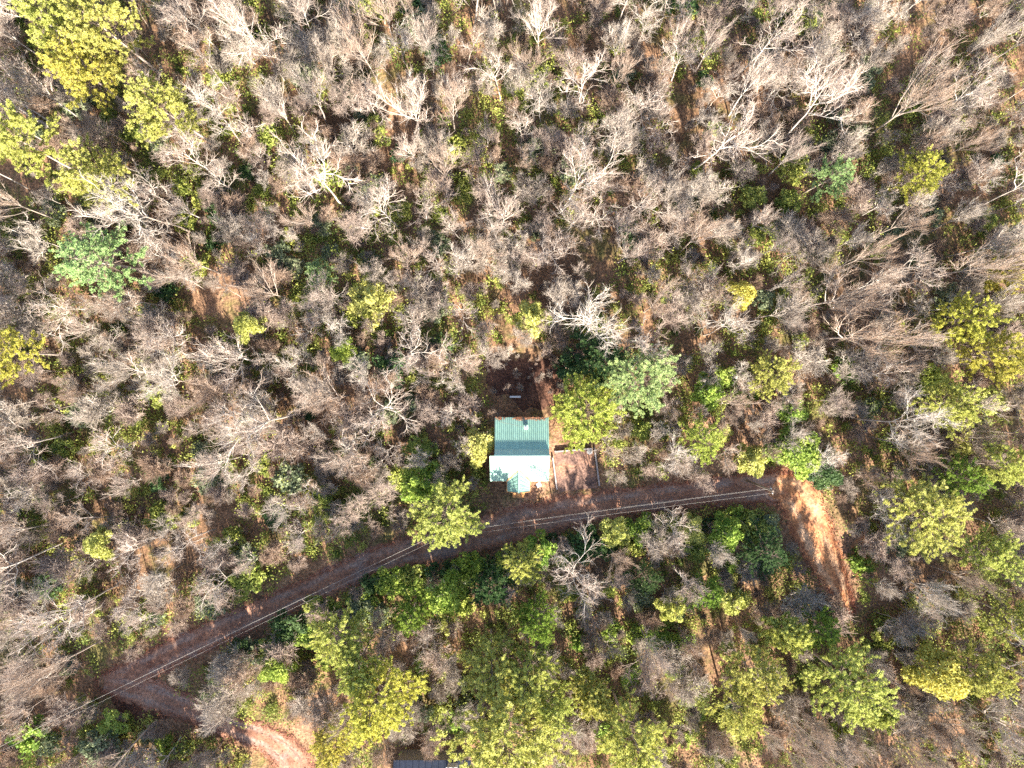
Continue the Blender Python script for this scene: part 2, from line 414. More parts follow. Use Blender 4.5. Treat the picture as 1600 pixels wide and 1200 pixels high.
# entry gable on the porch
GXL, GXR, GX = cx(792.5, 3.9), cx(828, 3.9), cx(811, 4.5)
GZR, GZE, GYF = 4.72, 3.80, cy(768.5, 4.0)
def porch_y(z): return YR + (z - ZR) * (YR - YP) / (ZR - ZP)
gab = empty('entry_gable'); gab.parent = cabin
for sx, xe in ((-1, GXL), (1, GXR)):
    # each slope is a row of sheets running from ridge to eave, cut along the valley
    n_ = 5; w = (xe - GX)
    y_back_r, y_back_e = porch_y(GZR) , porch_y(GZE)
    for j in range(n_):
        u0, u1 = j / n_ + 0.006, (j + 1) / n_ - 0.006
        mm = MB(); t = 0.025; c = []
        def pt(u, v):   # u along the ridge from the valley to the front, v from ridge to eave
            yb = y_back_r + (y_back_e - y_back_r) * v
            return Vector((GX + w * v, yb + (GYF - yb) * u, GZR + (GZE - GZR) * v))
        q = [pt(u0, 0), pt(u1, 0), pt(u1, 1), pt(u0, 1)]
        if sx < 0: q = q[::-1]
        mm.hexa([p + Vector((0, 0, -t + .045)) for p in q] + [p + Vector((0, 0, .045)) for p in q])
        for uu in (u0 + 0.03, (u0 + u1) / 2):
            mm.bar(pt(uu, 0.02) + Vector((0, 0, .055)), pt(uu, 1) + Vector((0, 0, .055)), .05, .03)
        mm.build('roof_panel', M['roof'], gab)
MB().bar((GX, porch_y(GZR) + .1, GZR + .075), (GX, GYF - .03, GZR + .075), .26, .05).build('ridge_cap', M['roof'], gab)
for xe, nm in ((GXL, 0), (GXR, 1)):
    MB().bar((GX, porch_y(GZR) + .05, GZR + .03), (xe * 1.03 - GX * .03, porch_y(GZE) - .02, GZE + .04), .20, .10).build('valley_trim', M['wood'], gab)
    MB().bar((xe, porch_y(GZE), GZE + .0), (xe, GYF, GZE + .0), .12, .12).build('eave_beam', M['wood'], gab)
    MB().bar((GX, GYF - .02, GZR + .02), (xe, GYF - .02, GZE + .02), .06, .18).build('barge_board', M['wood'], gab)
    MB().box(xe - .07 + (.12 if xe < GX else -.12), xe + .07 + (.12 if xe < GX else -.12), GYF + .1, GYF + .24, 0.3, GZE - .02).build('post', M['wood'], cabin)
for px_ in (PXL + .25, PXR - .25):
    MB().box(px_ - .08, px_ + .08, YP + .25, YP + .41, 0.3, ZP - .0).build('post', M['wood'], cabin)
MB().bar((PXL, YP + .33, ZP - .03), (PXR, YP + .33, ZP - .03), .1, .12).build('porch_beam', M['wood'], cabin)
deck = empty('porch_deck'); deck.parent = cabin
nb = 18; y0_, y1_ = YP - 0.55, YW1 - .01
bm_ = MB().box(0, PXR - PXL - .1, 0, (y1_ - y0_) / nb - .012, 0, .05).mesh('plank', M['wood'])
for j in range(nb):
    o = ob('plank', bm_, deck); o.location = (PXL + .05, y0_ + j * (y1_ - y0_) / nb, .27)
MB().box(PXL + .15, PXR - .15, y0_ + .1, y1_ - .1, -1.9, .262).build('deck_base', M['log'], cabin)
for j in range(7):
    MB().box(GX - .8, GX + .8, GYF - .05 - .25 * j, GYF + .20 - .25 * j, -1.8, .16 - .18 * j).build('step', M['wood'], cabin)
# stove pipe with its two guy wires
vx, vy = cx(822, 5.4), cy(668, 5.3); vz0 = ZE + (ZB - ZE) * (YE - vy) / (YE - YB)
pipe = empty('stove_pipe'); pipe.parent = cabin
MB().tube([(vx, vy, vz0 - .1), (vx, vy, vz0 + .95)], .13, 12).build('flue', M['white'], pipe)
MB().tube([(vx, vy, vz0 + .97), (vx, vy, vz0 + 1.05), (vx, vy, vz0 + 1.16)], [.24, .24, .05], 12).build('flue_cap', M['white'], pipe)
MB().box(vx - .28, vx + .28, vy - .28, vy + .28, vz0 - .1, vz0 + .13).build('flashing', M['roof'], pipe)
for ex, ey in ((XL + .4, YE - .5), (vx - .5, YE - .1)):
    ez = ZE + (ZB - ZE) * (YE - ey) / (YE - YB)
    MB().tube([(vx, vy, vz0 + .8), (ex, ey, ez + .03)], .012, 5).build('guy_wire', M['bark_dark'], pipe)

# plank on the ground behind the cabin, garden chair by the porch
x, y, z = W(805, 620)
tag(MB().box(x - .72, x + .72, y - .12, y + .12, z + .02, z + .10).build('plank', M['white']), 'long pale plank lying in the dark yard behind the cabin', 'plank')
x, y, z = W(842, 757); ch = empty('garden_chair', (x, y, z), 0.5); tag(ch, 'small pale blue chair between the porch and the road', 'chair')
M['blue'] = solid('pale_blue_plastic', (0.35, 0.48, 0.62), 0.5, 0.4, 0.1)
MB().box(-.25, .25, -.25, .25, .40, .45).build('seat', M['blue'], ch)
MB().hexa([(-.25, .22, .45), (.25, .22, .45), (.25, .26, .45), (-.25, .26, .45), (-.25, .32, .95), (.25, .32, .95), (.25, .36, .95), (-.25, .36, .95)]).build('backrest', M['blue'], ch)
for sx in (-1, 1):
    for sy in (-1, 1): MB().bar((sx * .21, sy * .21, .40), (sx * .25, sy * .25, -.02), .05, .05).build('leg', M['blue'], ch)
    MB().bar((sx * .27, -.24, .64), (sx * .27, .28, .64), .06, .04).build('armrest', M['blue'], ch)

# timber edging round the gravel pad
def edging(name, p, q, label):
    a_, b2 = np.array(W(*p)[:2]), np.array(W(*q)[:2]); n_ = 3
    r = empty(name, (a_[0], a_[1], float(terr(*a_)))); tag(r, label, 'edging', 'timber edging of the gravel pad')
    for j in range(n_):
        for lv in range(2):
            u0, u1 = (j + 0.01 + lv * .12) / n_, min(1.0, (j + 0.99 + lv * .12) / n_); s_, e_ = a_ + (b2 - a_) * u0, a_ + (b2 - a_) * u1
            z0 = float(terr(*s_)) - r.location.z; z1 = float(terr(*e_)) - r.location.z
            MB().bar((s_[0] - a_[0], s_[1] - a_[1], z0 + .12 + lv * .245), (e_[0] - a_[0], e_[1] - a_[1], z1 + .12 + lv * .245), .20 - .02 * lv, .24).build('beam', M['timber'], r)
edging('timber_edging', (863, 712), (870, 764), 'weathered timber edging on the cabin side of the gravel pad')
edging('timber_edging', (866, 705.5), (925, 700.5), 'weathered timber edging along the back of the gravel pad')
edging('timber_edging', (928.5, 699), (936, 758), 'long weathered timber edging on the forest side of the gravel pad')
x, y, z = W(921, 705); g_ = rng(3)
import bmesh
bm = bmesh.new(); bmesh.ops.create_icosphere(bm, subdivisions=2, radius=0.42)
for v in bm.verts: v.co *= 1 + 0.18 * math.sin(v.co.x * 9) * math.cos(v.co.y * 7 + 1); v.co.z *= 0.6
me = bpy.data.meshes.new('boulder'); bm.to_mesh(me); bm.free(); me.materials.append(M['concrete'])
o = ob('boulder', me); o.location = (x, y, z + .25); tag(o, 'pale round boulder in the corner of the gravel pad', 'boulder')

# house at the bottom edge
hx0, hy0, hz0 = W(668, 1196, 4.2); hz = float(terr(hx0, hy0 - 3))
hs = empty('house', (0, 0, hz)); tag(hs, 'dark roofed house cut off by the bottom edge', 'house')
x0, x1, yt = (612 - 800) * S * .95, (735 - 800) * S * .95, hy0 + .25
M['hwall'] = solid('house_siding', (0.25, 0.22, 0.20), .8, .1, .15)
MB().box(x0 + .4, x1 - .4, yt - 7.6, yt - .4, -.8, 3.55).build('wall', M['hwall'], hs)
for j in range(12):
    w = (x1 - x0) / 12
    for sgn in (0, 1):
        ya, yb = (yt, yt - 4.0) if sgn == 0 else (yt - 8.0, yt - 4.02)
        q = [(x0 + j * w + .005, ya, 3.5), (x0 + (j + 1) * w - .005, ya, 3.5), (x0 + (j + 1) * w - .005, yb, 5.2), (x0 + j * w + .005, yb, 5.2)]
        if sgn == 0: q = q[::-1]
        mm = MB(); mm.hexa([Vector(p) + Vector((0, 0, -.03)) for p in q] + [Vector(p) for p in q])
        mm.bar(Vector((x0 + j * w + .03, ya, 3.52)), Vector((x0 + j * w + .03, yb, 5.22)), .05, .04)
        mm.build('roof_panel', M['slate'], hs)
MB().bar((x0 - .03, yt - 4.01, 5.24), (x1 + .03, yt - 4.01, 5.24), .35, .06).build('ridge_cap', M['slate'], hs)
chm = empty('chimney'); chm.parent = hs
ccx, ccy = (706 - 800) * S * .95, yt - .75
MB().box(ccx - .62, ccx + .62, ccy - .5, ccy + .5, 3.3, 4.9).build('chimney_stack', M['concrete'], chm)
MB().box(ccx - .74, ccx + .74, ccy - .62, ccy + .62, 4.9, 5.02).build('chimney_cap', M['white'], chm)
for dx in (-.3, .3): MB().tube([(ccx + dx, ccy, 5.0), (ccx + dx, ccy, 5.35)], .14, 10).build('flue', M['concrete'], chm)

# ------------------------------------------------------------------ power line
M['pole'] = solid('pole_wood', (0.22, 0.17, 0.13), .85, .1, .3)
M['wire'] = solid('aluminium_wire', (0.36, 0.33, 0.29), .6, .2, .05)
def top(px, py, h):
    x, y, z = W(px, py, h); return Vector((x, y, z))
PT = [top(-60, 1200, 8.8), top(684, 838, 8.8), top(1206, 767, 8.8), top(1560, 560, 8.8)]
plabels = ['', 'wooden utility pole half hidden under the big pine at the road', 'wooden utility pole where the road meets the bright track', '']
arm_ends = []
for j, p in enumerate(PT):
    d = (PT[min(j + 1, 3)] - PT[max(j - 1, 0)]); d.z = 0; d.normalize(); sd = Vector((-d.y, d.x, 0)); arm_ends.append(sd)
    if j in (1, 2):
        zb = float(terr(p.x, p.y)); r = empty('utility_pole', (p.x, p.y, zb)); tag(r, plabels[j], 'utility pole', 'poles along the road'); L = p.z - zb
        MB().tube([(0, 0, -.4), (0, 0, L + .4)], [.17, .11], 10).build('shaft', M['pole'], r)
        MB().bar(-sd * .55 + Vector((0, 0, L - .12)), sd * .55 + Vector((0, 0, L - .12)), .1, .12).build('crossarm', M['pole'], r)
        for u in (-.28, .28):
            zz = L - .06
            MB().tube([sd * u + Vector((0, 0, zz)), sd * u + Vector((0, 0, zz + .1)), sd * u + Vector((0, 0, zz + .16))], [.05, .06, .03], 8).build('insulator', M['white'], r)
wl = ['upper', 'roadside', 'middle', 'lowest']
wlabel = {0: 'thin pale power line, the one nearest the forest side of the road', 1: 'thin pale power line, the one on the outer side of the road',
          2: 'low pale cable hanging beneath the two power lines'}
for wi, (off, dz, rad) in enumerate(((.28, .06, .0075), (-.28, .06, .0075), (.02, -1.6, .007))):
    pts = []
    for j in range(3):
        a_, b2 = PT[j] + arm_ends[j] * off + Vector((0, 0, dz)), PT[j + 1] + arm_ends[j + 1] * off + Vector((0, 0, dz))
        if j == 2: continue
        for t in np.linspace(0, 1, 17)[:(17 if j == 1 else 16)]:
            p = a_.lerp(b2, t); p.z -= 1.3 * 4 * t * (1 - t) * (b2 - a_).length / 60 * .6; pts.append(p)
    tag(MB().tube(pts, rad, 5).build('power_line', M['wire']), wlabel[wi], 'power line')

# ------------------------------------------------------------------ plant geometry
def tubes(polys, sides):
    """polys: list of (P (n,3), R (n)) -> verts, quad faces; batches equal lengths"""
    V, F, off = [], [], 0; by = {}
    for P, R in polys: by.setdefault(len(P), []).append((P, R))
    for n_, lst in by.items():
        P = np.array([q[0] for q in lst], float); R = np.array([q[1] for q in lst], float); B = len(P)
        T = np.empty_like(P); T[:, 1:-1] = P[:, 2:] - P[:, :-2]; T[:, 0] = P[:, 1] - P[:, 0]; T[:, -1] = P[:, -1] - P[:, -2]
        T /= np.linalg.norm(T, axis=2, keepdims=True) + 1e-9
        ref = np.where(np.abs(T[:, :1, 2:3]) > 0.9, np.array([[[1.0, 0, 0]]]), np.array([[[0, 0, 1.0]]]))
        A = np.cross(T, np.broadcast_to(ref, T.shape)); A /= np.linalg.norm(A, axis=2, keepdims=True) + 1e-9; Bn = np.cross(T, A)
        th = 2 * np.pi * np.arange(sides) / sides
        ring = P[:, :, None] + R[:, :, None, None] * (A[:, :, None] * np.cos(th)[None, None, :, None] + Bn[:, :, None] * np.sin(th)[None, None, :, None])
        V.append(ring.reshape(-1, 3))
        b0 = off + np.arange(B)[:, None, None] * n_ * sides + np.arange(n_ - 1)[None, :, None] * sides
        k = np.arange(sides)[None, None]; k2 = (np.arange(sides) + 1)[None, None] % sides
        F.append(np.stack([b0 + k, b0 + k2, b0 + sides + k2, b0 + sides + k], -1).reshape(-1, 4)); off += B * n_ * sides
    return np.concatenate(V), np.concatenate(F)

def unit(v): return v / (np.linalg.norm(v) + 1e-9)

def grow(g, p, d, L, r, n_, wob, up, taper=0.35):
    pts, rad = [p], [r]; step = L / (n_ - 1)
    for k in range(1, n_):
        d = unit(d + g.normal(0, wob, 3) + np.array([0, 0, up])); p = p + d * step; pts.append(p); rad.append(r * (1 - (1 - taper) * k / (n_ - 1)))
    return np.array(pts), np.array(rad)

def along(P, R, t):
    f = t * (len(P) - 1); i_ = min(int(f), len(P) - 2); u = f - i_
    return P[i_] * (1 - u) + P[i_ + 1] * u, R[i_] * (1 - u) + R[i_ + 1] * u, unit(P[i_ + 1] - P[i_])

def spread(g, d, ang, az):
    a_ = unit(np.cross(d, [0.13, 0.27, 0.95] if abs(d[2]) < 0.95 else [1, 0, 0])); b2 = np.cross(d, a_)
    return unit(d * math.cos(ang) + (a_ * math.cos(az) + b2 * math.sin(az)) * math.sin(ang))

def bare_tree(seed, h, style):
    """returns trunk (V,F), crown (V, F, material index): limbs 0, twigs 1"""
    g = rng(seed); trunk, limbs, twigs = [], [], []
    if style == 'twisted':   cfg = dict(fork=0.52, trunkL=0.80, nl=8, ang=(0.45, 1.05), Ll=0.40, wob=0.26, up=0.06, n2=7, n3=6, n4=3, lt=0.65)
    elif style == 'fan':     cfg = dict(fork=0.40, trunkL=0.72, nl=11, ang=(0.25, 0.62), Ll=0.44, wob=0.07, up=0.06, n2=7, n3=5, n4=3, lt=0.75)
    else:                    cfg = dict(fork=0.25, trunkL=0.75, nl=12, ang=(0.35, 0.95), Ll=0.42, wob=0.11, up=0.10, n2=7, n3=6, n4=3, lt=0.5)
    r0 = 0.0100 * h
    lean = np.array([g.normal(0, .05), g.normal(0, .05), 1.0])
    P, R = grow(g, np.array([0, 0, -.3]), unit(lean), h * cfg['trunkL'], r0, 9, 0.045 if style != 'twisted' else 0.085, 0.03, 0.32)
    trunk.append((P, R)); az = g.random() * 6
    for k in range(cfg['nl']):
        t = cfg['fork'] / cfg['trunkL'] + (1 - cfg['fork'] / cfg['trunkL']) * (k + 0.4) / cfg['nl']; t = min(t, 0.995)
        p, r, d = along(P, R, t); az += 2.4 + g.normal(0, .35)
        u = k / cfg['nl']
        L1 = h * cfg['Ll'] * (1.08 - 0.45 * u) * g.uniform(.75, 1.15)
        d1 = spread(g, d, g.uniform(*cfg['ang']) * (1.12 - 0.4 * u), az)
        P1, R1 = grow(g, p, d1, L1, min(r * .8, 0.0068 * h), 7, cfg['wob'], cfg['up'], .28); limbs.append((P1, R1))
        for k2 in range(cfg['n2']):
            t2 = 0.22 + 0.78 * (k2 + g.random()) / cfg['n2']; t2 = min(t2, .99)
            p2, r2, dd = along(P1, R1, t2); d2 = spread(g, dd, g.uniform(.4, .95) if style != 'fan' else g.uniform(.22, .55), g.random() * 6.28)
            L2 = L1 * g.uniform(.32, .55) * (1.1 - .4 * t2)
            P2, R2 = grow(g, p2, d2, L2, max(r2 * .66, .030), 5, cfg['wob'] * .95, cfg['up'] + .05, .4); limbs.append((P2, R2))
            for k3 in range(cfg['n3']):
                t3 = .2 + .8 * (k3 + g.random()) / cfg['n3']; t3 = min(t3, .99)
                p3, r3, dd3 = along(P2, R2, t3); d3 = spread(g, dd3, g.uniform(.35, .9) if style != 'fan' else g.uniform(.2, .5), g.random() * 6.28)
                L3 = max(L2 * g.uniform(.35, .6), .45)
                P3, R3 = grow(g, p3, d3, L3, max(r3 * .6, .0185), 4, cfg['wob'], cfg['up'] + .06, .5); (limbs if style != 'bushy' and k3 % 2 == 0 else twigs).append((P3, R3))
                for k4 in range(cfg['n4']):
                    p4, r4, dd4 = along(P3, R3, min(.98, .15 + .85 * (k4 + g.random()) / cfg['n4']))
                    d4 = spread(g, dd4, g.uniform(.35, .85), g.random() * 6.28)
                    twigs.append(grow(g, p4, d4, cfg['lt'] * g.uniform(.5, 1.1), max(r4 * .7, .0115), 3, .16, .09, .55))
    tV, tF = tubes(trunk, 8); lV, lF = tubes(limbs, 4); wV, wF = tubes(twigs, 3)
    return (tV, tF), (np.vstack([lV, wV]), np.vstack([lF, wF + len(lV)]), np.concatenate([np.zeros(len(lF), int), np.ones(len(wF), int)]))

def bare_variant(seed, h, style, mt, ml, mw):
    (tV, tF), (cV, cF, mi) = bare_tree(seed, h, style)
    return dict(h=h, style=style, trunk=make_mesh('trunk', tV, [tF], [M[mt]], smooth=True), crown=make_mesh('crown', cV, [cF], [M[ml], M[mw]], mi, smooth=True),
                R=float(np.percentile(np.hypot(cV[:, 0], cV[:, 1]), 95)), zc=float(np.median(cV[:, 2])))

def blades(g, base, tip, width, tone):
    """thin four-sided blades from base to tip"""
    d = tip - base; d /= np.linalg.norm(d, axis=1, keepdims=True) + 1e-9
    s = np.cross(d, g.normal(size=d.shape)); s /= np.linalg.norm(s, axis=1, keepdims=True) + 1e-9
    w = np.asarray(width)[:, None] if np.ndim(width) else width
    mid = base + (tip - base) * .5
    V = np.stack([base, mid + s * w, tip, mid - s * w], 1).reshape(-1, 3)
    F = np.arange(len(V)).reshape(-1, 4); return V, F, np.repeat(tone, 4)

def leaves(g, c, size, tone, up=0.5):
    n_ = g.normal(size=c.shape); n_[:, 2] = np.abs(n_[:, 2]) + up; n_ /= np.linalg.norm(n_, axis=1, keepdims=True)
    a_ = np.cross(n_, g.normal(size=c.shape)); a_ /= np.linalg.norm(a_, axis=1, keepdims=True) + 1e-9; b2 = np.cross(n_, a_)
    s = (size * g.uniform(.6, 1.25, len(c)))[:, None]
    V = np.stack([c - a_ * s, c + b2 * s * .5 + n_ * s * .12, c + a_ * s, c - b2 * s * .5 + n_ * s * .12], 1).reshape(-1, 3)
    return V, np.arange(len(V)).reshape(-1, 4), np.repeat(tone, 4)

def pine_variant(seed, h, R, soft=False, low=.50):
    g = rng(seed); limbs, tc, td = [], [], []
    P, Rr = grow(g, np.array([0, 0, -.3]), unit(np.array([g.normal(0, .04), g.normal(0, .04), 1])), h * 1.0, .0125 * h, 10, .03, .04, .15)
    nl = 52; az = 0; lob = g.random(3) * 6
    for k in range(nl):
        t = (k + .5) / nl; zt = low + (.98 - low) * t; p, r, d = along(P, Rr, zt); az += 2.4 + g.normal(0, .3)
        prof = math.sqrt(max(.04, 1 - ((t - .30) / .74) ** 2)) if not soft else max(.12, 1.0 - .85 * t ** 1.3)
        ll = 1 + .13 * math.sin(2 * az + lob[0]) + .11 * math.sin(3 * az + lob[1])
        L = R * prof * g.uniform(.72, 1.05) * ll; el = .15 + .75 * t if not soft else .05 + .5 * t
        d1 = np.array([math.cos(az) * math.cos(el), math.sin(az) * math.cos(el), math.sin(el)])
        P1, R1 = grow(g, p, d1, L, max(.03, r * .5), 6, .09, .05, .3); limbs.append((P1, R1))
        ns = max(4, int(13 * L / R))
        for s in range(ns):
            t2 = .28 + .72 * (s + g.random()) / ns; p2, r2, d2 = along(P1, R1, min(t2, .99))
            d3 = spread(g, d2, g.uniform(.4, 1.0), g.random() * 6.28); d3[2] = abs(d3[2]) * .6 + .08
            P3, R3 = grow(g, p2, unit(d3), R * g.uniform(.16, .30), .022, 4, .15, .08, .5); limbs.append((P3, R3))
            for q in (.45, .75, 1.0):
                pp, _, dd = along(P3, R3, min(q, .99)); tc.append(pp); td.append(unit(dd + np.array([0, 0, .35])))
    tc, td = np.array(tc), np.array(td); n_t = len(tc); per = 30
    tone_t = np.clip(g.normal(.5, .22, n_t), 0, 1)
    base = np.repeat(tc, per, 0); dr = g.normal(size=base.shape); dr /= np.linalg.norm(dr, axis=1, keepdims=True)
    dr = dr + np.repeat(td, per, 0) * .75; dr /= np.linalg.norm(dr, axis=1, keepdims=True)
    ln = (.23 if not soft else .21) * g.uniform(.7, 1.2, len(base))
    tone = np.clip(np.repeat(tone_t, per) + g.normal(0, .12, len(base)), 0, 1)
    nV, nF, nT = blades(g, base, base + dr * ln[:, None], .030, tone)
    lV, lF = tubes(limbs, 4)
    tV, tF = tubes([(P, Rr)], 8)
    crown = make_mesh('crown', np.vstack([lV, nV]), [lF, nF + len(lV)], [M['bark_dark'], M['leaf_Y']], np.concatenate([np.zeros(len(lF), int), np.ones(len(nF), int)]),
                      attrs={'tone': np.concatenate([np.zeros(len(lV)), nT])})
    return dict(h=h, R=R, zc=h * .76, trunk=make_mesh('trunk', tV, [tF], [M['bark_tan']], smooth=True), crown=crown)

def leafy_variant(seed, h, R, n_leaf, size, low=.25):
    """broad-leaved evergreen: stems and lobed crown of small leaves"""
    g = rng(seed); stems = []; cs = []
    nl = 20
    for k in range(nl):
        az = k * 2.4 + g.normal(0, .4); rr = R * math.sqrt((k + .3) / nl) * g.uniform(.62, .86)
        c = np.array([math.cos(az) * rr, math.sin(az) * rr, h * (low + (1 - low) * (.70 - .42 * (rr / R) ** 1.5) + g.normal(0, .09))]); cs.append((c, R * g.uniform(.17, .34)))
        b0 = np.array([g.normal(0, .08 * R), g.normal(0, .08 * R), -.15]); mid = (b0 + c) / 2 + g.normal(0, .08 * R, 3)
        stems.append((np.array([b0, mid, c]), np.array([.022 * h ** .8, .016 * h ** .8, .008 * h ** .8])))
        for s in range(3):
            e_ = c + g.normal(0, 1, 3) * cs[-1][1] * .7; stems.append((np.array([mid * .4 + c * .6, (mid * .2 + c * .3 + e_ * .5), e_]), np.array([.012, .010, .006]) * h ** .6))
    pts, tone = [], []
    for c, r in cs:
        n_ = n_leaf // nl; d = g.normal(size=(n_, 3)); d /= np.linalg.norm(d, axis=1, keepdims=True); rr = r * g.uniform(.35, 1.12, n_) ** .6
        tw = np.round(g.normal(size=(n_, 3)) * 1.2) * 0
        pts.append(c + d * rr[:, None] * np.array([1, 1, .8]) + tw); tone.append(np.clip(g.normal(.5, .18) + g.normal(0, .2, n_), 0, 1))
    pts = np.vstack(pts); tone = np.concatenate(tone); keep = pts[:, 2] > .08; pts, tone = pts[keep], tone[keep]
    lV, lF, lT = leaves(g, pts, size, tone)
    sV, sF = tubes(stems, 5)
    return dict(h=h, R=R, zc=h * .6, trunk=make_mesh('stems', sV, [sF], [M['bark_tan']], smooth=True), crown=make_mesh('leaves', lV, [lF], [M['leaf_G']], attrs={'tone': lT}))

BARE = [bare_variant(11, 12.0, 'twisted', 'bark_pale', 'bark_pale', 'twig_pink'), bare_variant(12, 10.5, 'twisted', 'bark_pale', 'bark_pale', 'twig_grey'),
        bare_variant(13, 13.5, 'twisted', 'bark_pale', 'bark_pale', 'twig_pink'), bare_variant(14, 11.0, 'twisted', 'bark_tan', 'bark_pale', 'twig_brown'),
        bare_variant(15, 9.5, 'twisted', 'bark_tan', 'bark_tan', 'twig_pink'), bare_variant(16, 12.5, 'twisted', 'bark_tan', 'bark_pale', 'twig_grey'),
        bare_variant(21, 12.5, 'fan', 'bark_pale', 'bark_pale', 'twig_pink'), bare_variant(22, 11.0, 'fan', 'bark_tan', 'bark_pale', 'twig_grey'), bare_variant(23, 13.5, 'fan', 'bark_tan', 'bark_tan', 'twig_brown'),
        bare_variant(31, 8.0, 'bushy', 'bark_tan', 'bark_tan', 'twig_pink'), bare_variant(32, 7.0, 'bushy', 'bark_tan', 'bark_pale', 'twig_brown'), bare_variant(33, 9.0, 'bushy', 'bark_tan', 'bark_tan', 'twig_grey')]
PINE_LOW = pine_variant(45, 11, 4.0, low=.16)
PINE = [pine_variant(41, 15, 4.0), pine_variant(42, 16, 4.0), pine_variant(43, 14, 4.0), pine_variant(44, 10, 2.6)]
SOFT = [pine_variant(51, 15, 4.0, True), pine_variant(52, 13, 3.2, True)]
LEAFY = [leafy_variant(61, 7.0, 2.6, 5200, .15, .35), leafy_variant(62, 5.5, 2.2, 4200, .15, .3)]
SHRUB = [leafy_variant(71, 2.2, 1.5, 1500, .13, .1), leafy_variant(72, 1.7, 1.3, 1200, .13, .1), leafy_variant(73, 3.0, 1.6, 1800, .13, .15)]

def plant(name, var, x, y, sxy, sz, rz, parts=('trunk', 'crown'), leafmat=None):
    r = empty(name, (x, y, float(terr(x, y))), rz, (sxy, sxy, sz))
    ob(parts[0], var['trunk'], r)
    o = ob(parts[1], var['crown'], r)
    if leafmat is not None:
        i_ = len(o.material_slots) - 1; o.material_slots[i_].link = 'OBJECT'; o.material_slots[i_].material = leafmat
    return r

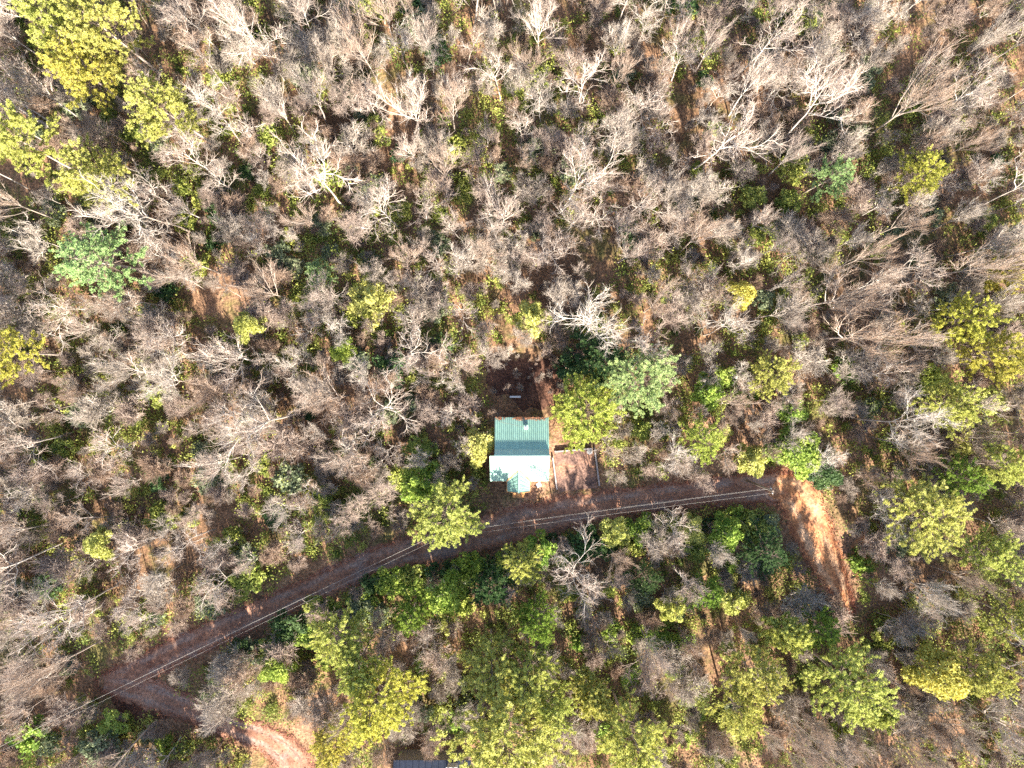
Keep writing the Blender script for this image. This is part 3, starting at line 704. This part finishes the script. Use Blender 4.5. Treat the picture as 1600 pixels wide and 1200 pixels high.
# ------------------------------------------------------------------ evergreens, one by one: pixel of the crown, crown radius, height, kind, colour, look, name of the place
EVER = [
 (72, 26, 46, 17, 'p', 'Y', 'feathery yellow-green', 'pine in the top left corner'),
 (160, 36, 52, 18, 'p', 'Y', 'broad pale yellow', 'pine on the top edge near the corner'),
 (128, 112, 50, 16, 'p', 'O', 'loose golden', 'pine below the two top left pines'),
 (262, 168, 50, 16, 'p', 'Y', 'pale yellow-green', 'pine above the bare slope, top left'),
 (26, 222, 48, 17, 'p', 'Y', 'bright yellow-green', 'pine on the left edge beside the logs'),
 (150, 278, 52, 15, 'p', 'Y', 'ragged olive', 'pine above the pale left fir'),
 (152, 400, 66, 16, 's', 'B', 'large pale blue-green', 'fir near the left edge'),
 (8, 548, 44, 16, 'p', 'O', 'bright golden', 'pine halfway down the left edge'),
 (390, 512, 26, 9, 'l', 'Y', 'small olive', 'holly left of centre'),
 (582, 468, 38, 8, 'l', 'Y', 'round yellow-olive', 'holly among grey trees, centre left'),
 (538, 548, 22, 6, 'l', 'G', 'small bright green', 'holly below the round olive holly'),
 (498, 428, 26, 8, 's', 'B', 'thin grey-green', 'fir left of the round olive holly'),
 (1304, 270, 33, 12, 's', 'B', 'compact pale green', 'fir in the upper right wood'),
 (1440, 278, 36, 11, 'p', 'O', 'sparse golden olive', 'pine right of the compact fir'),
 (1155, 460, 24, 8, 'l', 'O', 'small yellow', 'holly right of centre'),
 (1500, 498, 42, 13, 'p', 'O', 'loose yellow', 'pine high on the right side'),
 (1552, 552, 42, 14, 'p', 'O', 'bright yellow', 'pine close to the right edge'),
 (1482, 632, 42, 13, 'p', 'Y', 'hollow yellow-green', 'pine below the loose yellow pine'),
 (1200, 586, 36, 9, 'p', 'Y', 'soft yellow-green', 'pine above the road end'),
 (1104, 612, 28, 8, 'l', 'G', 'small leafy green', 'holly above the pale roadside fir'),
 (1098, 684, 40, 10, 's', 'V', 'soft pale green', 'fir above the road'),
 (1232, 642, 26, 7, 'l', 'G', 'vivid green', 'holly under the soft road-end pine'),
 (1240, 706, 44, 7, 'l', 'G', 'broad bright green', 'thicket where the bright track begins'),
 (1172, 720, 26, 6, 'l', 'Y', 'small yellow-green', 'bush hanging over the road end'),
 (1285, 738, 30, 6, 'l', 'D', 'dark glossy', 'holly beside the bright track bend'),
 (1455, 812, 62, 13, 'p', 'Y', 'large bright yellow-green', 'pine right of the sandy track'),
 (1548, 868, 46, 12, 'p', 'Y', 'flat olive', 'pine on the lower right edge'),
 (1572, 732, 38, 13, 'p', 'Y', 'mottled green', 'pine on the right edge'),
 (1455, 1048, 44, 12, 'l', 'O', 'dense orange-gold', 'tree in the lower right corner'),
 (1534, 1052, 42, 12, 'p', 'Y', 'pale lemon', 'pine beside the orange-gold tree'),
 (1318, 1062, 60, 15, 'p', 'Y', 'large lumpy yellow-green', 'pine below the sandy track'),
 (1368, 1122, 26, 10, 'p', 'Y', 'small spiky', 'pine under the lumpy pine'),
 (1178, 1054, 48, 14, 'p', 'Y', 'broken yellow-green', 'pine left of the lumpy pine'),
 (1228, 998, 32, 11, 'p', 'Y', 'small yellowish', 'pine above the broken pine'),
 (1160, 1112, 36, 13, 'p', 'Y', 'ragged yellow-green', 'pine under the broken pine'),
 (1290, 985, 34, 11, 's', 'G', 'shaded green', 'fir beside the end of the track'),
 (1192, 862, 42, 9, 's', 'D', 'dark blue-green', 'fir left of the sandy track'),
 (1132, 832, 28, 8, 'l', 'G', 'leafy green', 'tree below the road end'),
 (750, 697, 31, 7, 'l', 'Y', 'round yellow-green', 'holly touching the cabin'),
 (920, 640, 58, 11, 'p', 'V', 'big yellow-green', 'pine right of the cabin'),
 (996, 598, 56, 13, 'p', 'B', 'soft pale green', 'fir behind the cabin pine'),
 (942, 566, 50, 10, 's', 'D', 'dark green', 'fir above the cabin pine'),
 (688, 800, 54, 12, 'p', 'Y', 'big bright yellow-green', 'pine overhanging the road'),
 (655, 752, 34, 8, 'l', 'G', 'leafy green', 'tree above the overhanging pine'),
 (590, 1096, 64, 16, 'p', 'O', 'big golden-yellow', 'pine at the bottom'),
 (522, 1002, 46, 14, 'p', 'Y', 'upright yellow-green', 'pine below the road, left'),
 (556, 1040, 40, 14, 'p', 'Y', 'thin-topped yellow-green', 'pine above the golden bottom pine'),
 (790, 1150, 88, 18, 'p', 'Y', 'huge spreading yellow-green', 'pine on the bottom edge'),
 (762, 1034, 50, 15, 'p', 'Y', 'open yellow-green', 'pine above the huge bottom pine'),
 (826, 1046, 48, 15, 'p', 'Y', 'open olive-green', 'pine right of the open pine'),
 (862, 1102, 38, 14, 'p', 'Y', 'narrow bright', 'pine right of the huge bottom pine'),
 (980, 1152, 56, 16, 'p', 'Y', 'tall yellow-green', 'pine on the bottom edge, right of centre'),
 (918, 1090, 32, 12, 'p', 'Y', 'little yellow-green', 'pine above the tall bottom pine'),
 (816, 880, 36, 13, 's', 'Y', 'spiky yellow-green', 'fir just below the road'),
 (700, 924, 34, 11, 'l', 'G', 'shaded green', 'tree below the overhanging pine'),
 (772, 918, 38, 14, 's', 'D', 'dark green', 'fir left of the spiky fir'),
 (840, 968, 34, 14, 'p', 'G', 'dim green', 'pine under the spiky fir'),
 (1050, 948, 24, 8, 'l', 'Y', 'small bright', 'holly in the lower middle wood'),
 (1080, 828, 24, 6, 'l', 'Y', 'small yellow-green', 'holly below the road, right'),
 (962, 830, 26, 6, 'l', 'Y', 'low yellow-green', 'holly below the gravel pad'),
 (512, 1160, 36, 10, 'p', 'O', 'small olive', 'pine beside the pale trampled earth'),
 (640, 960, 36, 10, 's', 'G', 'grey-green', 'fir below the road bend'),
 (430, 1040, 30, 7, 'l', 'G', 'olive green', 'holly below the road, lower left'),
 (1110, 930, 30, 10, 's', 'G', 'slim green', 'fir in the lower right thicket'),
 (1005, 905, 30, 9, 's', 'D', 'dim green', 'fir in the lower middle thicket'),
 (1590, 968, 36, 12, 'p', 'Y', 'cropped yellow-green', 'pine at the right edge, low down'),
 (1585, 430, 30, 12, 'p', 'O', 'faint yellow', 'pine at the right edge, high up'),
 (1500, 745, 34, 10, 'p', 'G', 'thin green', 'pine above the large bright pine'),
 (160, 850, 26, 7, 'l', 'Y', 'pale olive', 'holly in the lower left wood'),
 (830, 500, 30, 7, 'l', 'Y', 'faded olive', 'holly above the dark yard'),
]
LAND = []
trunks = []          # x, y, radius already occupied
ge = rng(7)
for k, (px, py, rp, h, kd, col, look, where) in enumerate(EVER):
    zc = h * (.76 if kd != 'l' else .6)
    x, y, z = W(px, py, zc); r = rp * S * (1 - zc / H) * 1.08
    var = {'p': PINE[3] if rp < 33 else PINE[k % 3], 's': SOFT[k % 2], 'l': LEAFY[k % 2]}[kd]
    if look == 'big yellow-green': var = PINE_LOW
    kindw = {'p': 'pine_tree', 's': 'fir_tree', 'l': 'holly_tree'}[kd]
    noun = where.split()[0]
    if noun in ('bush', 'thicket'): kindw = 'evergreen_bush'
    if noun in ('pine', 'fir'): kindw = noun + '_tree'
    if noun == 'tree': kindw = 'evergreen_tree'
    t = plant(kindw, var, x, y, r / var['R'], h / var['h'], ge.random() * 6.28, leafmat=M['leaf_' + col])
    tag(t, f'{look} {where}', {'pine': 'pine', 'fir': 'fir'}.get(noun, 'evergreen'), 'evergreens in the wood')
    LAND.append((px, py, 'the ' + look.split()[-1] + ' ' + where if len(where.split()) < 5 else 'the ' + where)); trunks.append((x, y, .9 if kd == 'l' else r * .45))
for px, py, nm in ((815, 705, 'the green-roofed cabin'), (900, 735, 'the gravel pad'), (820, 590, 'the dark yard behind the cabin'), (205, 1055, 'the hairpin bend'),
                   (1270, 810, 'the sunlit track'), (450, 0, 'the top edge, left of centre'), (700, 0, 'the top edge, near its middle'), (1000, 0, 'the top edge, right of its middle'), (1250, 0, 'the top edge, towards the right'),
                   (1590, 10, 'the top right corner'), (1590, 200, 'the right edge, a sixth down'), (10, 700, 'the left edge, below its middle'), (10, 900, 'the left edge, three quarters down'),
                   (100, 1190, 'the bottom left corner'), (300, 1190, 'the bottom edge, far left'), (1590, 1190, 'the bottom right corner'), (1100, 1190, 'the bottom edge, right half'),
                   (500, 900, 'the road below the left wood'), (350, 980, 'the road near the hairpin'), (700, 300, 'the upper middle wood'), (900, 300, 'the wood right of the upper middle'),
                   (450, 300, 'the upper left wood'), (1100, 300, 'the upper right slope'), (350, 680, 'the middle left wood'), (520, 720, 'the wood left of the cabin'), (1350, 600, 'the middle right wood')):
    LAND.append((px, py, nm))
LANDP = np.array([(l[0], l[1]) for l in LAND], float)

# ------------------------------------------------------------------ bare trees
def road_clear(x, y, extra):
    return np.min(np.hypot(road_arr[:, 0] - x, road_arr[:, 1] - y) - road_arr[:, 2]) > extra
def south_of_road(px, py):
    yr = np.interp(px, [0, 160, 400, 600, 800, 1000, 1230], [1150, 1064, 960, 873, 822, 781, 762]); return py > yr and px < 1260
ROADPX = np.vstack([catmull(v, 12) for k, v in ROADS.items()])
def over_road(px, py, rp):
    return np.min(np.hypot(ROADPX[:, 0] - px, ROADPX[:, 1] - py) - ROADPX[:, 2] / 2) < rp
def lot(px, py): return 742 < px < 952 and 560 < py < 795
def blocked(px, py, x, y, big):
    if 758 < px < 868 and 640 < py < 790: return True
    if 858 < px < 942 and 690 < py < 780: return True
    if ((px - 822) / 66) ** 2 + ((py - 592) / 58) ** 2 < 1: return True
    if 1225 < px < 1322 and 740 < py < 960 and big: return True
    if 395 < px < 500 and py > 1120: return True
    if 600 < px < 745 and py > 1150: return True
    return not road_clear(x, y, 1.0 if big else .6)
HAND = [(320, 728, 'fan', 1.0), (60, 1062, 'fan', 1.15), (356, 1112, 'bushy', 1.4), (1462, 925, 'fan', 1.0), (1012, 1062, 'bushy', 1.4), (855, 968, 'bushy', .9), (892, 918, 'twisted', 1.1),
        (680, 870 + 40, 'bushy', .7), (1120, 665, 'bushy', .9), (1090, 745, 'bushy', .85), (772, 642, 'bushy', .6), (796, 556, 'bushy', .5), (806, 528, 'bushy', .7), (832, 532, 'bushy', .65), (856, 540, 'bushy', .6), (868, 566, 'bushy', .45), (846, 512, 'bushy', .75), (874, 606, 'bushy', .35), (820, 500, 'bushy', .8),  (794, 603, 'bushy', .35), (756, 560, 'bushy', .9), (985, 700, 'bushy', .9), (1010, 735, 'bushy', .8), (965, 738, 'bushy', .7), (1250, 790 - 110, 'bushy', .8), (1280, 165, 'twisted', 1.15), (420, 165, 'fan', 1.1),
        (395, 60, 'twisted', 1.1), (530, 150, 'twisted', 1.0), (700, 160, 'fan', .9), (560, 60, 'fan', 1.0), (215, 470, 'twisted', 1.05), (250, 590, 'twisted', 1.1), (290, 250, 'twisted', 1.05),
        (600, 1170, 'bushy', .9), (680, 1165, 'bushy', .9), (935, 990, 'bushy', 1.0), (1075, 1000, 'bushy', 1.0), (1120, 1160, 'bushy', 1.0)]
bare = []       # x, y, variant, scale
gb = rng(101); first = {}
pick = {'twisted': [0, 1, 2, 3, 4, 5], 'fan': [6, 7, 8], 'bushy': [9, 10, 11]}
def free(x, y, rad, lst):
    for q in lst:
        if (q[0] - x) ** 2 + (q[1] - y) ** 2 < (rad + q[2]) ** 2: return False
    return True
occ = list(trunks)
for px, py, st, sc in HAND:
    v = int(gb.choice(pick[st])); x, y, z = W(px, py, BARE[v]['zc'] * sc); bare.append((x, y, v, sc)); occ.append((x, y, 1.4))
tries = 0
while len(bare) < 298 and tries < 60000:
    tries += 1
    x, y = gb.uniform(-68, 68), gb.uniform(-51, 51); px, py = pix(x, y, float(terr(x, y)))
    so = south_of_road(px, py)
    if so and gb.random() < .45: continue
    u = gb.random()
    upper = 1.0 if py < 450 else .75
    st = 'bushy' if u < (.5 if so else .12) else ('twisted' if (u < (.62 if px < 950 else .48) and not so) else 'fan')
    if py > 620 and not so and st == 'fan' and px < 700: st = 'twisted'
    v = int(gb.choice(pick[st])); sc = float(np.clip(gb.normal(.92, .22), .55, 1.4))
    if blocked(px, py, x, y, st != 'bushy'): continue
    cpx, cpy = pix(x, y, BARE[v]['zc'] * sc)
    if lot(cpx, cpy) or over_road(cpx, cpy, 30 if st == 'bushy' else 46): continue
    if px < 480 and 380 < py < 900 and gb.random() < .35: continue
    rad = {'bushy': 1.1, 'fan': 1.6, 'twisted': 1.75}[st]
    if not free(x, y, rad, occ): continue
    bare.append((x, y, v, sc)); occ.append((x, y, rad))

DIRS = ['right of', 'above right of', 'above', 'above left of', 'left of', 'below left of', 'below', 'below right of']
ORD = ['nearest', 'second', 'third', 'fourth', 'fifth', 'sixth', 'seventh', 'eighth', 'ninth', 'tenth', 'eleventh', 'twelfth']
def place_words(pts):
    """for each picture position: 'second above left of the ...', no two alike"""
    out = [None] * len(pts); cells = {}
    for j, (px, py) in enumerate(pts):
        d = np.hypot(LANDP[:, 0] - px, LANDP[:, 1] - py); li = int(np.argmin(d))
        ang = math.atan2(-(py - LANDP[li, 1]), px - LANDP[li, 0]); s = int(round(ang / (math.pi / 4))) % 8
        cells.setdefault((li, s), []).append((d[li], j))
    for (li, s), lst in cells.items():
        for rk, (_, j) in enumerate(sorted(lst)): out[j] = f'{ORD[min(rk, 11)]} {DIRS[s]} {LAND[li][2]}'
    return out
pw = place_words([pix(x, y, BARE[v]['zc'] * sc) for x, y, v, sc in bare])
lookw = ['twisted pale', 'twisted grey', 'tall twisted pale', 'twisted brownish', 'low twisted', 'broad twisted', 'fan-shaped pale', 'fan-shaped grey', 'tall fan-shaped brownish', 'bushy pinkish', 'bushy brown', 'bushy grey']
for (x, y, v, sc), w_ in zip(bare, pw):
    t = plant('bare_tree', BARE[v], x, y, sc * gb.uniform(.78, .98), sc * gb.uniform(.98, 1.22), gb.random() * 6.28); first.setdefault(('b', v), t)
    lab = f'{lookw[v]} bare tree, {w_}'
    if len(lab.split()) > 16: lab = f'bare tree, {w_}'
    tag(t, lab, 'tree', 'bare trees of the wood')

# ------------------------------------------------------------------ evergreen shrubs
gs = rng(202); shr = []
for px in range(380, 1200, 13):                   # a dark hedge along the lower road edge
    yr = np.interp(px, [160, 400, 600, 800, 1000, 1230], [1064, 960, 873, 822, 781, 762]); shr.append((px + gs.uniform(-8, 8), yr + gs.uniform(34, 72), str(gs.choice(['D', 'D', 'G', 'U', 'S']))))
tries = 0
while len(shr) < 292 and tries < 20000:
    tries += 1
    px, py = gs.uniform(5, 1595), gs.uniform(5, 1195); x, y, z = W(px, py, 1.2)
    so = south_of_road(px, py)
    if not so and gs.random() < (.35 if px < 700 else .6): continue
    if blocked(px, py, x, y, False) or not free(x, y, .9, trunks): continue
    if any((px - q[0]) ** 2 + (py - q[1]) ** 2 < 24 ** 2 for q in shr): continue
    shr.append((px, py, str(gs.choice(['G', 'U', 'Y', 'G', 'S', 'V'] if so or (px > 1050 and py > 560) else ['U', 'S', 'U', 'D', 'U', 'S']))))
shr.append((1160, 815, 'R'))
pw = place_words([(s[0], s[1]) for s in shr])
for (px, py, c), w_ in zip(shr, pw):
    v = SHRUB[int(gs.integers(3))]; x, y, z = W(px, py, v['zc']); sc = gs.uniform(.85, 1.75)
    t = plant('evergreen_shrub' if c != 'R' else 'russet_shrub', v, x, y, sc, sc * gs.uniform(.8, 1.1), gs.random() * 6.28, ('stems', 'leaves'), M['leaf_' + c])
    cw = {'G': 'green', 'Y': 'yellow-green', 'D': 'dark green', 'U': 'olive', 'V': 'fresh green', 'S': 'grey-green', 'R': 'russet-leaved'}[c]
    tag(t, f'low {cw} shrub, {w_}', 'shrub', 'shrubs of the forest floor')

# ------------------------------------------------------------------ saplings between the trees
SAP = [bare_variant(81, 4.6, 'bushy', 'bark_tan', 'bark_tan', 'twig_pink'), bare_variant(82, 5.4, 'bushy', 'bark_pale', 'bark_pale', 'twig_grey'), bare_variant(83, 4.0, 'bushy', 'bark_tan', 'bark_tan', 'twig_brown')]
gp = rng(505); sap = []; tries = 0; occ2 = [(q[0], q[1], .5) for q in occ]
while len(sap) < 290 and tries < 40000:
    tries += 1
    x, y = gp.uniform(-68, 68), gp.uniform(-51, 51); px, py = pix(x, y, float(terr(x, y)))
    if blocked(px, py, x, y, False) or not free(x, y, 1.0, occ2): continue
    cpx, cpy = pix(x, y, 3.0)
    if lot(cpx, cpy) or over_road(cpx, cpy, 14): continue
    sap.append((x, y, int(gp.integers(3)), gp.uniform(.8, 1.6))); occ2.append((x, y, 1.0))
pw = place_words([pix(x, y, 2.8 * sc) for x, y, v, sc in sap])
for (x, y, v, sc), w_ in zip(sap, pw):
    t = plant('sapling', SAP[v], x, y, sc * gp.uniform(.95, 1.25), sc, gp.random() * 6.28); first.setdefault(('s', v), t)
    lab = f"{['pinkish', 'pale grey', 'brownish'][v]} leafless sapling, {w_}"
    tag(t, lab if len(lab.split()) <= 16 else f'leafless sapling, {w_}', 'sapling', 'saplings between the trees')

# ------------------------------------------------------------------ fallen logs
def log(pa, pb, r, label, ha=.0, hb=.0, mat='bark_pale', stubs=3, seed=0):
    a_, b2 = W(*pa, ha), W(*pb, hb); g = rng(seed); root = empty('fallen_log', (a_[0], a_[1], a_[2]))
    A, B = np.zeros(3), np.array(b2) - np.array(a_); n_ = 7
    pts = [A + (B - A) * t + np.array([0, 0, r * .8]) + g.normal(0, .06, 3) * (0 < t < 1) for t in np.linspace(0, 1, n_)]
    V_, F_ = tubes([(np.array(pts), np.linspace(r, r * .55, n_))], 9)
    ob('trunk', make_mesh('trunk', V_, [F_, np.array([list(range(9))])], [M[mat]], smooth=True), root)
    for s in range(stubs):
        t = g.uniform(.3, .95); p = A + (B - A) * t + np.array([0, 0, r * .8]); d = spread(g, unit(B - A), g.uniform(.6, 1.0), g.uniform(0, 6.28)); d[2] = abs(d[2])
        V_, F_ = tubes([grow(g, p, d, g.uniform(.8, 2.0), r * .3, 5, .12, .05)], 5); ob('branch', make_mesh('branch', V_, [F_], [M[mat]], smooth=True), root)
    return tag(root, label, 'log')
log((88, 204), (26, 168), .26, 'thicker of the two pale logs near the top left', .2, .3, seed=1)
log((84, 194), (28, 158), .15, 'thinner of the two pale logs near the top left', .3, .5, seed=2)
log((1300, 763), (1252, 742), .2, 'pale fallen log at the bend of the sunlit track', .1, .1, seed=3)
log((872, 560), (840, 540), .18, 'brown log added in place of a sunlight streak in the dark yard', .1, .1, 'bark_dark', seed=4)  # made-up log where a streak of sunlight lies on the ground

# ------------------------------------------------------------------ undergrowth and the wood beyond the frame (stuff)
gu = rng(303)
def scatter(n_, lim, f):
    out = []
    while len(out) < n_:
        x, y = gu.uniform(-lim[0], lim[0]), gu.uniform(-lim[1], lim[1]); px, py = pix(x, y, float(terr(x, y)))
        if f(px, py, x, y): out.append((x, y))
    return np.array(out)
def ok_low(px, py, x, y): return not blocked(px, py, x, y, False)
# leafy ground cover
c_, tn = [], []
for x, y in scatter(6000, (70, 54), lambda px, py, x, y: ok_low(px, py, x, y) and (math.sin(x * .13 + 1) * math.cos(y * .17 + .5) + .5 * math.sin(x * .31 - y * .27) + gu.normal(0, .35) > (-.5 if south_of_road(px, py) else -.35 if py < 560 else -.45))):
    n_ = int(gu.integers(40, 110)); r = gu.uniform(.5, 1.3); hz_ = gu.choice([.3, .7, 1.5], p=[.4, .35, .25]); p = gu.normal(0, 1, (n_, 3)) * np.array([r * .5, r * .5, hz_]); p[:, 2] = np.abs(p[:, 2]) + .06 + .35 * np.exp(-(p[:, 0] ** 2 + p[:, 1] ** 2) / r ** 2) * gu.random(n_)
    q = p + np.array([x, y, 0]); q[:, 2] += terr(q[:, 0], q[:, 1]); c_.append(q); tn.append(np.clip(gu.normal(.45, .3) + gu.normal(0, .15, n_), 0, 1))
c_ = np.vstack(c_); V_, F_, T_ = leaves(gu, c_, .15, np.concatenate(tn), .6)
tag(ob('ground_cover', make_mesh('ground_cover', V_, [F_], [M['leaf_U']], attrs={'tone': T_})), 'low green leafy ground cover under the trees', 'ground cover', kind='stuff')
# masses of brush and of the smaller trees: one object each, repeating the trees that stand in the wood
def mass(name, pts, kinds, label, cat):
    pts = np.array(pts, float)          # x, y, scale, which, turn
    me = bpy.data.meshes.new(name); me.vertices.add(len(pts))
    me.vertices.foreach_set('co', np.column_stack([pts[:, 0], pts[:, 1], terr(pts[:, 0], pts[:, 1])]).astype(np.float32).ravel())
    for k, ty, col in (('grown', 'FLOAT', 2), ('which', 'INT', 3), ('turn', 'FLOAT', 4)):
        me.attributes.new(k, ty, 'POINT').data.foreach_set('value', pts[:, col].astype(np.int32 if ty == 'INT' else np.float32))
    o = ob(name, me); ng = bpy.data.node_groups.new(name, 'GeometryNodeTree')
    ng.interface.new_socket('Geometry', in_out='INPUT', socket_type='NodeSocketGeometry'); ng.interface.new_socket('Geometry', in_out='OUTPUT', socket_type='NodeSocketGeometry')
    N, L = ng.nodes, ng.links; gi, go = N.new('NodeGroupInput'), N.new('NodeGroupOutput')
    allj = N.new('GeometryNodeJoinGeometry')
    for root in kinds:
        jn = N.new('GeometryNodeJoinGeometry')
        for c in root.children:
            oi = N.new('GeometryNodeObjectInfo'); oi.transform_space = 'ORIGINAL'; oi.inputs['Object'].default_value = c; L.new(oi.outputs['Geometry'], jn.inputs[0])
        gt = N.new('GeometryNodeGeometryToInstance'); L.new(jn.outputs[0], gt.inputs[0]); L.new(gt.outputs[0], allj.inputs[0])
    def named(k, ty):
        q = N.new('GeometryNodeInputNamedAttribute'); q.data_type = ty; q.inputs['Name'].default_value = k; return q.outputs['Attribute']
    ip = N.new('GeometryNodeInstanceOnPoints'); L.new(gi.outputs[0], ip.inputs['Points']); L.new(allj.outputs[0], ip.inputs['Instance'])
    ip.inputs['Pick Instance'].default_value = True; L.new(named('which', 'INT'), ip.inputs['Instance Index'])
    cz = N.new('ShaderNodeCombineXYZ'); L.new(named('turn', 'FLOAT'), cz.inputs[2])
    er = N.new('FunctionNodeEulerToRotation'); L.new(cz.outputs[0], er.inputs[0]); L.new(er.outputs[0], ip.inputs['Rotation'])
    L.new(named('grown', 'FLOAT'), ip.inputs['Scale']); L.new(ip.outputs[0], go.inputs[0])
    o.modifiers.new('instances', 'NODES').node_group = ng
    return tag(o, label, cat, kind='stuff')
gw = rng(404)
pts = []
while len(pts) < 1250:
    x, y = gw.uniform(-70, 70), gw.uniform(-53, 53); px, py = pix(x, y, 0.0); cpx, cpy = pix(x, y, 2.0)
    if blocked(px, py, x, y, False) or lot(cpx, cpy) or over_road(cpx, cpy, 10): continue
    pts.append((x, y, gw.uniform(.4, .85), gw.integers(3), gw.random() * 6.28))
for k in range(34):
    px, py = 822 + gw.normal(0, 26), 580 + gw.normal(0, 18); x, y, z = W(px, py); pts.append((x, y, gw.uniform(.15, .34), gw.integers(3), gw.random() * 6.28))
mass('brushwood', pts, [first[('s', k)] for k in range(3)], 'thin brown brushwood filling the forest floor between the trees', 'brushwood')
pts = []
while len(pts) < 150:
    x, y = gw.uniform(-88, 88), gw.uniform(-74, 70)
    if (abs(x) < 69.5 and abs(y) < 52.5) or not road_clear(x, y, 1.5): continue
    pts.append((x, y, gw.uniform(.85, 1.15), gw.integers(9), gw.random() * 6.28))
n_in = 0
while n_in < 360:
    x, y = gw.uniform(-69, 69), gw.uniform(-52, 52); px, py = pix(x, y, 0.0); sc = gw.uniform(.42, .8); cpx, cpy = pix(x, y, 8.5 * sc)
    if blocked(px, py, x, y, True) or lot(cpx, cpy) or over_road(cpx, cpy, 30) or not free(x, y, .55, occ): continue
    if south_of_road(px, py) and gw.random() < .6: continue
    pts.append((x, y, sc, gw.integers(9), gw.random() * 6.28)); occ.append((x, y, .6)); n_in += 1
mass('bare_woodland', pts, [first[('b', k)] for k in range(9)], 'smaller bare trees crowded between and beyond the larger ones', 'wood')

pts = [(gw.uniform(-56, -34), gw.uniform(-61, -54.5), gw.uniform(.8, 1.0), gw.integers(2), gw.random() * 6.28) for _ in range(7)]
pl = [o for o in C.objects if o.parent is None and o.name.startswith('pine_tree')]
mass('pine_wood', pts, pl[:2], 'pines going on below the bottom of the view', 'wood')

# fallen leaves drifted along the edges of the road, the track and the bare earth
gf = rng(606); c_ = []
for q in range(26000):
    k = int(gf.integers(len(road_arr))); th = gf.random() * 6.28; rr = road_arr[k, 2] * (1 + gf.normal(.02, .16)) if gf.random() < .8 else road_arr[k, 2] * gf.random()
    c_.append((road_arr[k, 0] + rr * math.cos(th), road_arr[k, 1] + rr * math.sin(th)))
c_ = np.array(c_); dr_ = np.array([np.min(np.hypot(road_arr[:, 0] - p[0], road_arr[:, 1] - p[1]) - road_arr[:, 2]) for p in c_])
keep = (dr_ > -.55) | (gf.random(len(c_)) < .07); c_ = c_[keep]
c_ = np.column_stack([c_, terr(c_[:, 0], c_[:, 1]) + .10 + gf.random(len(c_)) * .06])
V_, F_, T_ = leaves(gf, c_, .10, gf.random(len(c_)), 1.5)
tag(ob('fallen_leaves', make_mesh('fallen_leaves', V_, [F_], [M['leaf_R']], attrs={'tone': T_})), 'russet fallen leaves drifted along the road edges', 'leaves', kind='stuff')
gl = rng(707); n_ = 420
yy = YE - np.abs(gl.normal(0, .16, n_)); xx = XL + .1 + (XR - XL - .2) * np.clip(np.concatenate([gl.normal(m_, .045, n_ // 6) for m_ in (.08, .42, .47, .74, .88, .6)]), 0, 1)
zz = CZ + ZE + (ZB - ZE) * (YE - yy) / (YE - YB) + .06
V_, F_, T_ = leaves(gl, np.column_stack([xx, yy, zz]), .10, gl.random(n_), 2.)
tag(ob('roof_leaves', make_mesh('roof_leaves', V_, [F_], [M['leaf_R']], attrs={'tone': T_})), 'dead leaves caught along the back eave of the cabin roof', 'leaves', kind='stuff')
